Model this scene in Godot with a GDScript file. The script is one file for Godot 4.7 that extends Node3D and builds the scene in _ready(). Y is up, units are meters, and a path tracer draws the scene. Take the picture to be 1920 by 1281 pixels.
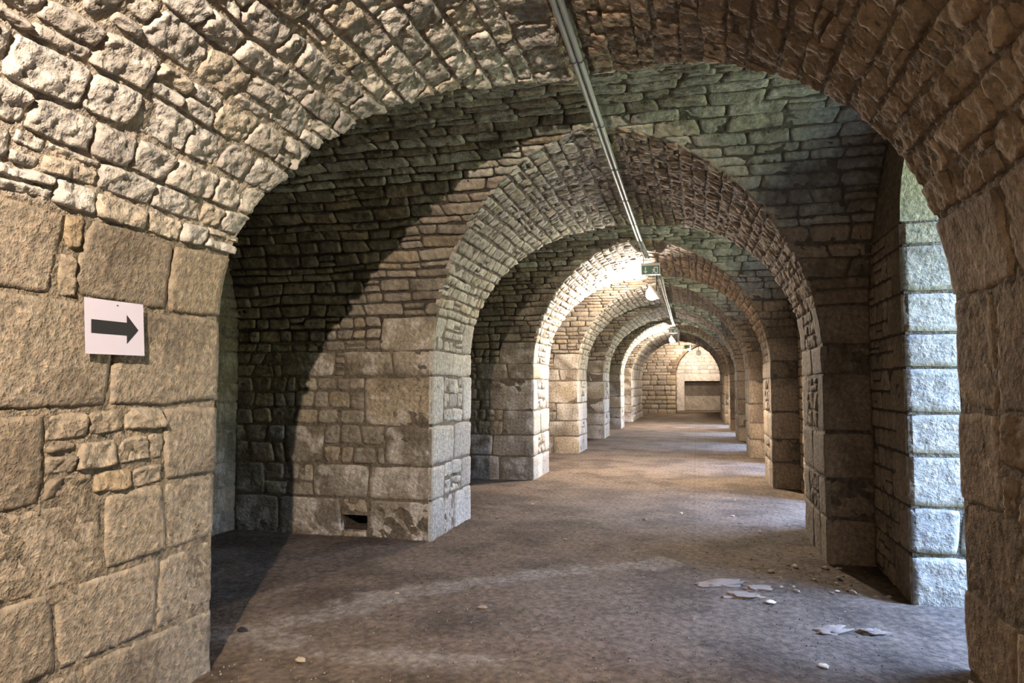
extends Node3D
# A row of vaulted stone casemates: barrel bays (axis x) joined by arched passages (axis z).
# Distances along the corridor are counted as d = -z from the camera.

const XC := -0.655      # middle of the passages
const XA := 1.607       # half width of a passage
const YS := 1.62        # springing of the passage arches
const PB := 1.54        # rise of the passage arches
const RM := 1.5735
const YB := 1.753       # springing of the bay vaults
const BA := 1.465
const BB := 1.476
const RB := 1.4705
const TH := 1.07        # thickness of a pier
const XEND := -4.23     # closed end of the bays
const XOUT := 1.285     # inner face of the outer wall
const XFACE := 2.75     # outer face of the outer wall
const HOLE := Rect2(-3.11, 0.05, 0.25, 0.14)
const ROWS := [0.0, 0.34, 0.64, 0.99, 1.43, 1.66, 1.97]

var rng := RandomNumberGenerator.new()
var n_chip := FastNoiseLite.new()
var n_lump := FastNoiseLite.new()
var n_cell := FastNoiseLite.new()
var n_stain := FastNoiseLite.new()
var n_wob := FastNoiseLite.new()
var M := {}
var used := {}

func near_of(k: int) -> float: return 5.9 + 4.0 * (k - 1) - (0.25 if k < 0 else 0.0)
func mid_of(k: int) -> float: return near_of(k) - BA - (0.25 if k == 0 else 0.0)

func door_span(k: int) -> Vector2:
	var c := mid_of(k)
	if k == 1: return Vector2(c - 0.545, c + 0.545)
	if k == 6: return Vector2(c - 1.25, c + 0.35)
	return Vector2(c - 0.95, c + 0.50)

# ---------------------------------------------------------------- surfaces
class Surf:
	var kind := 0       # 0 passage half, 1 bay half, 2 flat, 3 outer wall of a bay
	var side := -1.0
	var k := 0
	var d0 := 0.0       # near face of the pier / middle of the bay
	var d1 := 0.0
	var flare0 := true
	var flare1 := true
	var o := Vector3.ZERO
	var du := Vector3.RIGHT
	var dv := Vector3.UP
	var n := Vector3.BACK
	var u0 := 0.0
	var u1 := 1.0
	var ar0 := false
	var ar1 := false
	var wob := 0.0
	var umin := -999.0
	var umax := 999.0
	func prof(v: float) -> Vector2:
		if kind == 0:
			if v <= YS: return Vector2(XC + side * XA, v)
			var th := (v - YS) / RM
			return Vector2(XC + side * XA * cos(th), YS + PB * sin(th))
		if v <= YB: return Vector2(BA, v)
		var ph := (v - YB) / RB
		if ph > PI: return Vector2(-BA, YB - (v - YB - PI * RB))
		return Vector2(BA * cos(ph), YB + BB * sin(ph))
	func p(u: float, v: float) -> Vector3:
		if kind == 0:
			var a := prof(v)
			return Vector3(a.x, a.y, -u)
		if kind == 1:
			var b := prof(v)
			return Vector3(u, b.y, -(d0 + b.x))
		return o + du * u + dv * v
	func nn(_u: float, v: float) -> Vector3:
		if kind == 0:
			if v <= YS: return Vector3(-side, 0, 0)
			var a := prof(v)
			return Vector3(-(a.x - XC) / (XA * XA), -(a.y - YS) / (PB * PB), 0).normalized()
		if kind == 1:
			var b := prof(v)
			if b.y <= YB: return Vector3(0, 0, signf(b.x))
			return Vector3(0, -(b.y - YB) / (BB * BB), b.x / (BA * BA)).normalized()
		return n
	static func flare(y: float) -> float:
		if y <= YB: return 0.0
		var r := minf((y - YB) / BB, 1.0)
		return BA * (1.0 - sqrt(1.0 - r * r))
	static func half(y: float) -> float:
		if y <= YS: return XA
		var r := (y - YS) / PB
		if r >= 1.0: return 0.0
		return XA * sqrt(1.0 - r * r)
	func lo(v: float) -> float:
		if kind == 0: return d0 - (flare(prof(v).y) if flare0 else 0.0)
		if kind == 1: return maxf(umin, XEND if side < 0 else XC + half(prof(v).y))
		if kind == 3:
			return maxf(u0, d0 - BA + flare(v)) if u0 > -50.0 else d0 - BA + flare(v)
		return u0
	func hi(v: float) -> float:
		if kind == 0: return d1 + (flare(prof(v).y) if flare1 else 0.0)
		if kind == 1: return minf(umax, XC - half(prof(v).y) if side < 0 else XOUT)
		if kind == 3:
			return minf(u1, d0 + BA - flare(v))
		return u1
	func a_lo(v: float) -> bool:
		if kind == 0: return true
		if kind == 1: return side > 0 and prof(v).y < YS + PB - 0.01
		return ar0
	func a_hi(v: float) -> bool:
		if kind == 0: return true
		if kind == 1: return side < 0 and umax > 900.0 and prof(v).y < YS + PB - 0.01
		return ar1

func passage(k: int, side: float) -> Surf:
	var s := Surf.new()
	s.kind = 0; s.k = k; s.side = side; s.d0 = near_of(k); s.d1 = near_of(k) + TH; s.wob = 0.022
	if k == 0: s.d0 -= 0.25
	return s
func bay(k: int, side: float) -> Surf:
	var s := Surf.new()
	s.kind = 1; s.k = k; s.side = side; s.d0 = mid_of(k); s.wob = 0.022
	return s
func flat(o: Vector3, du: Vector3, dv: Vector3, n: Vector3, u0: float, u1: float, ar0 := false, ar1 := false) -> Surf:
	var s := Surf.new()
	s.kind = 2; s.o = o; s.du = du; s.dv = dv; s.n = n; s.u0 = u0; s.u1 = u1; s.ar0 = ar0; s.ar1 = ar1; s.wob = 0.006
	return s

# ---------------------------------------------------------------- tones (linear base colours of the stone)
const PALE := [[0.56, 0.52, 0.46], [0.58, 0.53, 0.46], [0.52, 0.48, 0.42], [0.54, 0.47, 0.37], [0.47, 0.43, 0.38], [0.60, 0.56, 0.50]]
const BUFF := [[0.37, 0.305, 0.22], [0.35, 0.29, 0.215], [0.39, 0.325, 0.24], [0.32, 0.262, 0.19], [0.38, 0.295, 0.19]]
const WALL := [[0.34, 0.29, 0.225], [0.30, 0.255, 0.20], [0.37, 0.315, 0.25], [0.27, 0.23, 0.18], [0.35, 0.285, 0.205], [0.31, 0.27, 0.22]]
const BROWN := [[0.43, 0.33, 0.23], [0.40, 0.305, 0.215], [0.46, 0.36, 0.255], [0.41, 0.32, 0.23], [0.38, 0.29, 0.205]]
const MOSSY := [[0.46, 0.44, 0.36], [0.49, 0.465, 0.39], [0.42, 0.40, 0.33], [0.47, 0.43, 0.34], [0.50, 0.47, 0.40]]
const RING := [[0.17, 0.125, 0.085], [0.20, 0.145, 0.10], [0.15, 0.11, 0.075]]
const REVEAL := [[0.45, 0.44, 0.38], [0.48, 0.46, 0.40], [0.42, 0.41, 0.34], [0.46, 0.43, 0.36]]

func tone(pal: Array) -> Color:
	var c: Array = pal[rng.randi() % pal.size()]
	var f := rng.randf_range(0.86, 1.12)
	return Color(c[0] * f, c[1] * f, c[2] * f)

func stained(c: Color, p: Vector3, amount: float, salt: float) -> Color:
	var a := n_stain.get_noise_3d(p.x, p.y, p.z)
	var b := n_lump.get_noise_3d(p.x * 1.7 + 9.0, p.y * 1.7, p.z * 1.7)
	var k := smoothstep(0.05, 0.3, a + b * 0.25) * amount
	c = c.lerp(Color(0.115, 0.09, 0.068), k)
	if salt > 0.0:
		var w := n_stain.get_noise_3d(p.x * 2.3 + 40.0, p.y * 2.3, p.z * 2.3) + n_chip.get_noise_3d(p.x, p.y, p.z) * 0.35
		c = c.lerp(Color(0.66, 0.60, 0.53), smoothstep(0.08, 0.2, w) * salt)
	var g := 1.0 + 0.16 * b + 0.10 * n_chip.get_noise_3d(p.x * 1.3, p.y * 1.3, p.z * 1.3)
	return Color(c.r * g, c.g * g, c.b * g)

# ---------------------------------------------------------------- one stone
# opt: res, gap, up (how proud), rough, ext, stain, salt, round
class Bag:
	var v := PackedVector3Array()
	var n := PackedVector3Array()
	var c := PackedColorArray()
	var i := PackedInt32Array()
	func mesh(m: Material) -> ArrayMesh:
		var a := []
		a.resize(Mesh.ARRAY_MAX)
		a[Mesh.ARRAY_VERTEX] = v
		a[Mesh.ARRAY_NORMAL] = n
		a[Mesh.ARRAY_COLOR] = c
		a[Mesh.ARRAY_INDEX] = i
		var am := ArrayMesh.new()
		am.add_surface_from_arrays(Mesh.PRIMITIVE_TRIANGLES, a)
		am.surface_set_material(0, m)
		return am

func stone(s: Surf, c0: float, c1: float, v0: float, v1: float, col: Color, opt: Dictionary, bag: Bag) -> bool:
	var gap: float = opt.gap * rng.randf_range(0.5, 1.5)
	var res: float = opt.res
	var vm := (v0 + v1) * 0.5
	var wl := minf(minf(c1, s.hi(v0)) - maxf(c0, s.lo(v0)), minf(c1, s.hi(v1)) - maxf(c0, s.lo(v1)))
	var wm := minf(c1, s.hi(vm)) - maxf(c0, s.lo(vm))
	if wm < 0.03 and wl < 0.03:
		var wx := maxf(minf(c1, s.hi(v0)) - maxf(c0, s.lo(v0)), minf(c1, s.hi(v1)) - maxf(c0, s.lo(v1)))
		if wx < 0.06: return false
	var h := v1 - v0
	var ns := clampi(int(maxf(wm, 0.05) / res), 1, 60)
	var nt := clampi(int(h / res), 1, 44)
	var up: float = opt.up * rng.randf_range(0.55, 1.4)
	var rough: float = opt.rough
	var tilt_u := rng.randf_range(-1, 1) * rough * 0.5
	var tilt_v := rng.randf_range(-1, 1) * rough * 0.5
	var sh := Vector3(rng.randf() * 30.0, rng.randf() * 30.0, rng.randf() * 30.0)
	var cols := ns + 3
	var rws := nt + 3
	var ext: float = opt.ext
	var bev: float = minf(opt.get("bevel", 0.010), h * 0.22)
	var rnd: float = opt.get("round", 0.18) * minf(h, maxf(wm, 0.04))
	var base := bag.v.size()
	var slant0 := n_wob.get_noise_2d(c0 * 3100.0, vm * 2700.0) * minf(0.05, h * 0.3)
	var slant1 := n_wob.get_noise_2d(c1 * 3100.0, vm * 2700.0) * minf(0.05, h * 0.3)
	for j in rws:
		var tj := 0.0
		if j == 0: tj = 0.0
		elif j == rws - 1: tj = 1.0
		else: tj = float(j - 1) / nt
		var ve := v0 + gap + (h - 2.0 * gap) * tj
		if j == 1: ve += bev
		elif j == rws - 2: ve -= bev
		elif j > 1 and j < rws - 2: ve = v0 + gap + bev + (h - 2.0 * gap - 2.0 * bev) * tj
		var el := ve + s.wob * n_wob.get_noise_2d(c0 * 60.0, vm * 150.0)
		var er := ve + s.wob * n_wob.get_noise_2d(c1 * 60.0, vm * 150.0)
		var lo := s.lo(el)
		var hi := s.hi(er)
		var t2 := tj * 2.0 - 1.0
		var bulge := rnd * pow(absf(t2), 4.0)
		var left := c0 + gap * 0.6 + bulge + slant0 * t2
		var right := c1 - gap * 0.6 - bulge + slant1 * t2
		var arl := false
		var arr := false
		if c0 <= lo + 0.012:
			arl = s.a_lo(el)
			left = lo - ext if arl else lo
		if c1 >= hi - 0.012:
			arr = s.a_hi(er)
			right = hi + ext if arr else hi
		if left > right - 0.004:
			var mm := clampf((left + right) * 0.5, lo - ext if arl else lo, hi + ext if arr else hi)
			left = mm - 0.002
			right = mm + 0.002
		var wid := right - left
		var bw := minf(bev, wid * 0.25)
		for i in cols:
			var si := 0.0
			var u := left
			if i == cols - 1:
				u = right; si = 1.0
			elif i > 0:
				si = float(i - 1) / ns
				u = left + bw + (wid - 2.0 * bw) * si
			var s2 := si * 2.0 - 1.0
			var v := ve
			v += -t2 * rnd * 0.7 * pow(absf(s2), 4.0) * absf(t2)
			v += s.wob * n_wob.get_noise_2d(u * 60.0, vm * 150.0)
			var P := s.p(u, v)
			var N := s.nn(u, v)
			var d := 0.0
			var border := i == 0 or i == cols - 1 or j == 0 or j == rws - 1
			if border:
				d = -0.02
			else:
				var q := P + sh
				var cell := n_cell.get_noise_3d(q.x, q.y, q.z)
				var chip := n_chip.get_noise_3d(q.x, q.y, q.z)
				var lump := n_lump.get_noise_3d(q.x, q.y, q.z)
				d = up + rough * (lump * 0.9 + chip * 0.55 + (cell + 0.5) * 0.5) + tilt_u * s2 + tilt_v * t2
				if i == 1 or i == cols - 2 or j == 1 or j == rws - 2:
					var keep := (i == 1 and arl) or (i == cols - 2 and arr)
					d = d * (0.95 if keep and j > 1 and j < rws - 2 else 0.8)
				d = maxf(d, 0.002)
			# ragged outline
			if border or i == 1 or j == 1 or i == cols - 2 or j == rws - 2:
				var rg := gap * 0.55
				P += (Vector3(n_chip.get_noise_3d(P.x * 1.1 + 7.0, P.y * 1.1, P.z * 1.1), n_chip.get_noise_3d(P.x * 1.1, P.y * 1.1 + 5.0, P.z * 1.1), n_chip.get_noise_3d(P.x * 1.1, P.y * 1.1, P.z * 1.1 + 3.0)) * rg)
			P += N * d
			bag.v.push_back(P)
			bag.n.push_back(N)
			bag.c.push_back(stained(col, P, opt.stain, opt.salt))
	# normals
	var U := s.p(c0 + 0.01, vm) - s.p(c0, vm)
	var V := s.p(c0, vm + 0.01) - s.p(c0, vm)
	var flip := U.cross(V).dot(s.nn(c0, vm)) < 0.0
	for j in rws:
		for i in cols:
			var a := bag.v[base + j * cols + maxi(i - 1, 0)]
			var b := bag.v[base + j * cols + mini(i + 1, cols - 1)]
			var e := bag.v[base + maxi(j - 1, 0) * cols + i]
			var f := bag.v[base + mini(j + 1, rws - 1) * cols + i]
			var nrm := (b - a).cross(f - e)
			var old := bag.n[base + j * cols + i]
			if nrm.length_squared() > 1e-14:
				nrm = nrm.normalized()
				if flip: nrm = -nrm
				bag.n[base + j * cols + i] = (nrm + old * 0.08).normalized()
	# indices, front faces clockwise seen from the normal's side
	for j in rws - 1:
		for i in cols - 1:
			var q0 := base + j * cols + i
			var q1 := q0 + 1
			var q2 := q0 + cols
			var q3 := q2 + 1
			if flip:
				bag.i.append_array(PackedInt32Array([q0, q1, q2, q1, q3, q2]))
			else:
				bag.i.append_array(PackedInt32Array([q0, q2, q1, q1, q2, q3]))
	return true

func put_stone(s: Surf, c0: float, c1: float, v0: float, v1: float, pal: Array, opt: Dictionary, parent: Node3D, shared: Bag) -> void:
	var col := tone(pal)
	if shared:
		stone(s, c0, c1, v0, v1, col, opt, shared)
		return
	var bag := Bag.new()
	if not stone(s, c0, c1, v0, v1, col, opt, bag): return
	var mid := Vector3.ZERO
	for p in bag.v: mid += p
	mid /= bag.v.size()
	for i in bag.v.size(): bag.v[i] -= mid
	var o := MeshInstance3D.new()
	o.name = "stone_%03d" % (parent.get_child_count() + 1)
	o.mesh = bag.mesh(opt.mat)
	parent.add_child(o, true)
	o.position = mid - parent.position

# a course: cuts across [ua, ub]
func course(s: Surf, ua: float, ub: float, v0: float, v1: float, wmin: float, wmax: float, pal: Array, opt: Dictionary, parent: Node3D, shared: Bag) -> void:
	var u := ua
	while u < ub - 0.001:
		var w := rng.randf_range(wmin, wmax)
		if ub - (u + w) < wmin * 0.7: w = ub - u
		if v1 - v0 > 0.1 and w > 0.1 and w < 0.26 and not shared and rng.randf() < opt.get("split", 0.2):
			var vs := v0 + (v1 - v0) * rng.randf_range(0.35, 0.65)
			put_stone(s, u, u + w, v0, vs, pal, opt, parent, shared)
			put_stone(s, u, u + w, vs, v1, pal, opt, parent, shared)
		else:
			put_stone(s, u, u + w, v0, v1, pal, opt, parent, shared)
		u += w

# cells: [[u0, u1, sub-courses], ...]; a cell with sub-courses is small rubble
func cells(s: Surf, list: Array, v0: float, v1: float, pal: Array, opt: Dictionary, rub: Dictionary, parent: Node3D, shared: Bag) -> void:
	for c in list:
		if c[2] <= 1:
			put_stone(s, c[0], c[1], v0, v1, pal, opt, parent, shared)
		else:
			var v := v0
			for q in c[2]:
				var vn: float = v0 + (v1 - v0) * (q + 1.0 + (rng.randf_range(-0.12, 0.12) if q < c[2] - 1 else 0.0)) / c[2]
				course(s, c[0], c[1], v, vn, 0.11, 0.24, pal, rub, parent, shared)
				v = vn

func span(s: Surf, v0: float, v1: float) -> Vector2:
	var a := 99.0
	var b := -99.0
	for q in 5:
		var v := lerpf(v0, v1, q / 4.0)
		a = minf(a, s.lo(v)); b = maxf(b, s.hi(v))
	return Vector2(a, b)

# mortar bed behind the stones
func bed(s: Surf, va: float, vb: float, step: float, parent: Node3D, col: Color, rough := 0.008, name_ := "mortar", lift := 0.0) -> MeshInstance3D:
	var bag := Bag.new()
	var rws := maxi(int((vb - va) / step), 1) + 1
	var longest := span(s, va, vb)
	var cols := maxi(int((longest.y - longest.x) / step), 1) + 1
	for j in rws:
		var v := lerpf(va, vb, float(j) / (rws - 1))
		var lo := s.lo(v)
		var hi := s.hi(v)
		for i in cols:
			var u := lerpf(lo, hi, float(i) / (cols - 1))
			var P := s.p(u, v)
			var N := s.nn(u, v)
			var edge := i == 0 or i == cols - 1
			P += N * (rough * (n_chip.get_noise_3d(P.x, P.y, P.z) + 0.6 * n_lump.get_noise_3d(P.x, P.y, P.z)) + lift if not edge else lift)
			bag.v.push_back(P - parent.position)
			bag.n.push_back(N)
			var g := 1.0 + 0.35 * n_lump.get_noise_3d(P.x * 1.4, P.y * 1.4, P.z * 1.4) + 0.2 * n_chip.get_noise_3d(P.x, P.y, P.z)
			bag.c.push_back(Color(col.r * g, col.g * g, col.b * g))
	grid_normals(bag, 0, cols, rws)
	grid_faces(bag, 0, cols, rws)
	var o := MeshInstance3D.new()
	o.name = free_name(parent, name_)
	o.mesh = bag.mesh(M.mortar)
	parent.add_child(o, true)
	return o

func grid_normals(bag: Bag, base: int, cols: int, rws: int) -> void:
	for j in rws:
		for i in cols:
			var a := bag.v[base + j * cols + maxi(i - 1, 0)]
			var b := bag.v[base + j * cols + mini(i + 1, cols - 1)]
			var e := bag.v[base + maxi(j - 1, 0) * cols + i]
			var f := bag.v[base + mini(j + 1, rws - 1) * cols + i]
			var nrm := (b - a).cross(f - e)
			var old := bag.n[base + j * cols + i]
			if nrm.length_squared() > 1e-14:
				nrm = nrm.normalized()
				if nrm.dot(old) < 0.0: nrm = -nrm
				bag.n[base + j * cols + i] = nrm

func grid_faces(bag: Bag, base: int, cols: int, rws: int) -> void:
	var a := bag.v[base]
	var m := base + (rws / 2) * cols + cols / 2
	var nn := mini(m + 1, bag.v.size() - 1)
	var up := mini(m + cols, bag.v.size() - 1)
	var flip := (bag.v[nn] - bag.v[m]).cross(bag.v[up] - bag.v[m]).dot(bag.n[m]) < 0.0
	for j in rws - 1:
		for i in cols - 1:
			var q0 := base + j * cols + i
			var q1 := q0 + 1
			var q2 := q0 + cols
			var q3 := q2 + 1
			if flip: bag.i.append_array(PackedInt32Array([q0, q1, q2, q1, q3, q2]))
			else: bag.i.append_array(PackedInt32Array([q0, q2, q1, q1, q2, q3]))

# ---------------------------------------------------------------- nodes
func numbered(called: String) -> String:
	var n: int = used.get(called, 0)
	used[called] = n + 1
	return called if n == 0 else "%s_%03d" % [called, n]

func setting(called: String, at: Vector3, label: String, category: String) -> Node3D:
	var o := Node3D.new()
	o.name = numbered(called)
	add_child(o)
	o.position = at
	o.set_meta("kind", "structure"); o.set_meta("label", label); o.set_meta("category", category)
	return o

func thing(called: String, at: Vector3, label: String, category: String, group := "") -> Node3D:
	var o := Node3D.new()
	o.name = numbered(called)
	add_child(o)
	o.position = at
	o.set_meta("label", label); o.set_meta("category", category)
	if group: o.set_meta("group", group)
	return o

func free_name(parent: Node3D, called: String) -> String:
	if not parent.has_node(called): return called
	var i := 1
	while parent.has_node("%s_%03d" % [called, i]): i += 1
	return "%s_%03d" % [called, i]

func part(called: String, mesh: Mesh, mat: Material, parent: Node3D, at := Vector3.ZERO, rot := Vector3.ZERO) -> MeshInstance3D:
	var o := MeshInstance3D.new()
	o.name = free_name(parent, called)
	o.mesh = mesh
	if mat: o.material_override = mat
	parent.add_child(o, true)
	o.position = at
	o.rotation = rot
	return o

func shared_stones(bag: Bag, parent: Node3D, mat: Material) -> void:
	if bag.v.is_empty(): return
	for i in bag.v.size(): bag.v[i] -= parent.position
	var o := part("stones", bag.mesh(mat), null, parent)
	o.set_meta("kind", "stuff")

# ---------------------------------------------------------------- materials
func tile_image(kind: int, seed_: int) -> Image:
	var n := FastNoiseLite.new()
	n.seed = seed_
	n.noise_type = FastNoiseLite.TYPE_SIMPLEX_SMOOTH
	n.frequency = 0.012
	n.fractal_type = FastNoiseLite.FRACTAL_FBM
	n.fractal_octaves = 6
	n.fractal_gain = 0.62
	if kind == 1:
		n.noise_type = FastNoiseLite.TYPE_CELLULAR
		n.cellular_return_type = FastNoiseLite.RETURN_DISTANCE
		n.frequency = 0.03
		n.fractal_octaves = 4
	return n.get_seamless_image(512, 512, false, false, 0.12)

func make_materials() -> void:
	var mott := tile_image(0, 3)
	var pits := tile_image(1, 8)
	var fine := tile_image(0, 21)
	var col := Image.create(512, 512, false, Image.FORMAT_RGB8)
	var bump := Image.create(512, 512, false, Image.FORMAT_RGB8)
	var ground := Image.create(512, 512, false, Image.FORMAT_RGB8)
	for y in 512:
		for x in 512:
			var a := mott.get_pixel(x, y).r
			var b := pits.get_pixel(x, y).r
			var f := fine.get_pixel(x, y).r
			var g := clampf(0.80 + 0.34 * (a - 0.5) + 0.20 * (b - 0.5) + 0.15 * (f - 0.5), 0.0, 1.0)
			var w := 0.05 * (f - 0.5)
			col.set_pixel(x, y, Color(clampf(g + w, 0, 1), g, clampf(g - w, 0, 1)))
			var h := clampf(0.5 * a + 0.55 * b + 0.25 * (f - 0.5), 0, 1)
			bump.set_pixel(x, y, Color(h, h, h))
			var e := clampf(0.80 + 0.42 * (f - 0.5) + 0.12 * (a - 0.5) - 0.3 * maxf(0.0, 0.40 - b), 0, 1)
			ground.set_pixel(x, y, Color(e, e, e))
	var t_col := ImageTexture.create_from_image(col)
	var t_bump := ImageTexture.create_from_image(bump)
	var t_ground := ImageTexture.create_from_image(ground)
	M.rough = stone_material(t_col, t_bump, 2.2, 1.4)
	M.dressed = stone_material(t_col, t_bump, 3.0, 1.1)
	M.mortar = stone_material(t_col, t_bump, 2.6, 1.6)
	M.earth = stone_material(t_ground, t_bump, 2.3, 0.8)
	M.plain = plain(Color(0.9, 0.9, 0.9), 0.6)
	M.pipe = plain(Color(0.60, 0.62, 0.62), 0.45)
	M.clip = plain(Color(0.03, 0.03, 0.03), 0.5)
	M.white = plain(Color(0.82, 0.80, 0.83), 0.7)
	M.paper = plain(Color(0.69, 0.67, 0.72), 0.7)
	M.ink = plain(Color(0.03, 0.035, 0.05), 0.8)
	M.green = plain(Color(0.02, 0.36, 0.22), 0.35)
	M.housing = plain(Color(0.75, 0.75, 0.73), 0.5)
	M.steel = plain(Color(0.16, 0.15, 0.14), 0.5)
	var gl := plain(Color(1, 1, 1), 0.4)
	gl.emission_enabled = true
	gl.emission = Color(1.0, 0.93, 0.84)
	gl.emission_energy_multiplier = 40.0
	M.glow = gl
	M.plaster = stone_material(t_col, t_bump, 1.0, 0.3)
	var gr := stone_material(t_ground, t_bump, 0.7, 4.0)
	gr.albedo_color = Color(0.63, 0.63, 0.41)
	gr.vertex_color_use_as_albedo = false
	M.grass = gr
	var blk := plain(Color(0.45, 0.40, 0.34), 0.95)
	M.mass = blk

func stone_material(c: Texture2D, b: Texture2D, scale_: float, relief: float) -> StandardMaterial3D:
	var m := StandardMaterial3D.new()
	m.albedo_texture = c
	m.vertex_color_use_as_albedo = true
	m.roughness = 0.93
	m.metallic_specular = 0.25
	m.uv1_triplanar = true
	m.uv1_world_triplanar = true
	m.uv1_scale = Vector3.ONE * scale_
	m.heightmap_enabled = true
	m.heightmap_texture = b
	m.heightmap_scale = relief
	return m

func plain(c: Color, r: float) -> StandardMaterial3D:
	var m := StandardMaterial3D.new()
	m.albedo_color = c
	m.roughness = r
	return m

# ---------------------------------------------------------------- pieces of the place
func o_rough(k: int) -> Dictionary:
	var res := 0.011
	if k >= 1: res = 0.022
	if k >= 2: res = 0.04
	if k >= 3 or k < 0: res = 0.08
	return {"res": res, "gap": 0.004, "up": 0.022, "rough": 0.020, "ext": 0.016, "stain": 0.22, "salt": 0.0, "mat": M.rough, "round": 0.06, "bevel": 0.006}

func o_dressed(k: int) -> Dictionary:
	var d := o_rough(k)
	d.merge({"gap": 0.0025, "up": 0.015, "rough": 0.006, "ext": 0.014, "split": 0.0, "stain": 0.45, "mat": M.dressed, "round": 0.03, "bevel": 0.008, "res": maxf(d.res * 1.6, 0.02)}, true)
	return d

func jamb_cells(row: int, a: float, b: float, k: int) -> Array:
	var w := b - a
	match row % 6:
		0: return [[a, a + w * 0.27, 1], [a + w * 0.27, a + w * 0.55, 1], [a + w * 0.55, b, 1]]
		1: return [[a, a + w * 0.29, 1], [a + w * 0.29, b - w * 0.28, 2], [b - w * 0.28, b, 1]]
		2: return [[a, a + w * (0.52 if k % 2 else 0.42), 1], [a + w * (0.52 if k % 2 else 0.42), b, 1]]
		3: return [[a, a + w * 0.27, 1], [a + w * 0.27, b - w * 0.25, 3], [b - w * 0.25, b, 1]]
		4: return [[a, a + w * 0.48, 1], [a + w * 0.48, b, 1]]
	return [[a, a + w * 0.25, 1], [a + w * 0.25, b - w * 0.27, 3], [b - w * 0.27, b, 1]]

func build_passage(k: int, side: float, single: bool, label: String) -> void:
	var s := passage(k, side)
	var at := Vector3(XC + side * XA, 0, -(s.d0 + TH * 0.5))
	var node := setting("ceiling_arch", at, label, "arch")
	var foot := setting("wall_jamb", at, "dressed stone jamb under the " + label if not label.begins_with("nearest") else ("tan block jamb of the nearest arch, carrying the arrow sheet" if side < 0 else "brown block jamb of the nearest arch beside the daylit doorway"), "jamb")
	rng.seed = 1000 + k * 10 + int(side)
	var shared: Bag = null if single else Bag.new()
	var shared_low: Bag = null if single else Bag.new()
	var r := o_rough(k)
	var q := o_dressed(k)
	if k > 0:
		r.up = 0.016; r.rough = 0.013; q.stain = 0.18; r.stain = 0.18
	elif side > 0:
		r.up = 0.015; r.rough = 0.014; r.gap = 0.003
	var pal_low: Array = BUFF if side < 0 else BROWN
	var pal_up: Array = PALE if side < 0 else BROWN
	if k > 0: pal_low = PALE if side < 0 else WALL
	var heights := ROWS.duplicate()
	if k == 0: heights = [0.0, 0.31, 0.62, 0.93, 1.265, 1.68, 2.0]
	heights[0] = -0.06
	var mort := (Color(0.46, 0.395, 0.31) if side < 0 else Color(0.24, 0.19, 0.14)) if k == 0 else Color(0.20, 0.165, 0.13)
	for i in heights.size() - 1:
		var list := jamb_cells(i, s.d0, s.d1, k)
		if k == 0 and side < 0:
			var e := s.d1
			list = [
				[[1.6, 2.25, 1], [2.25, e, 1]], [[1.6, 2.12, 1], [2.12, 2.62, 1], [2.62, e, 1]], [[1.6, 2.32, 1], [2.32, 2.66, 1], [2.66, e, 1]],
				[[1.6, 2.05, 1], [2.05, 2.63, 3], [2.63, e, 1]], [[1.6, 2.337, 1], [2.337, e, 1]], [[1.6, 2.064, 1], [2.064, 2.144, 2], [2.144, 2.62, 1], [2.62, e, 1]],
			][i]
		if k == 0 and side > 0:
			list = [[[s.d0, 2.4, 1], [2.4, s.d1, 1]], [[s.d0, 2.55, 1], [2.55, s.d1, 1]], [[s.d0, 2.3, 1], [2.3, s.d1, 1]], [[s.d0, 2.6, 2], [2.6, s.d1, 1]], [[s.d0, 2.2, 1], [2.2, 2.62, 1], [2.62, s.d1, 1]], [[s.d0, 2.45, 1], [2.45, s.d1, 1]]][i]
		# let the end stones follow the groin
		list[0][0] = -99.0 if not (k == 0 and side < 0) else list[0][0]
		list[list.size() - 1][1] = 99.0
		if list[0][0] < -50.0: list[0][0] = s.lo(heights[i + 1]) - 0.02
		list[list.size() - 1][1] = s.hi(heights[i + 1]) + 0.02
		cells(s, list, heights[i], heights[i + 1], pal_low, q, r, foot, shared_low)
	var v: float = heights[heights.size() - 1]
	var top := YS + PI * 0.5 * RM
	while v < top - 0.001:
		var h := rng.randf_range(0.10, 0.15) if k > 0 else rng.randf_range(0.095, 0.16)
		if k > 0: h *= 0.85
		if top - (v + h) < 0.07: h = top - v
		var sp := span(s, v, v + h)
		var lo := sp.x - rng.randf_range(0.0, 0.12)
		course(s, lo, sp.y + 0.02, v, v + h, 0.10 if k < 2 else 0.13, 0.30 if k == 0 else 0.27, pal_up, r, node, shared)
		v += h
	if shared:
		shared_stones(shared, node, M.rough)
		shared_stones(shared_low, foot, M.dressed)
	var step := 0.025 if k == 0 else (0.06 if k < 3 else 0.15)
	var seam: float = heights[heights.size() - 1]
	bed(s, -0.1, seam, step, foot, Color(0.30, 0.245, 0.175) if k == 0 and side < 0 else mort, 0.010, "mortar", 0.009 if k == 0 else 0.006)
	bed(s, seam, top, step, node, mort, 0.010, "mortar", 0.006)

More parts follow.
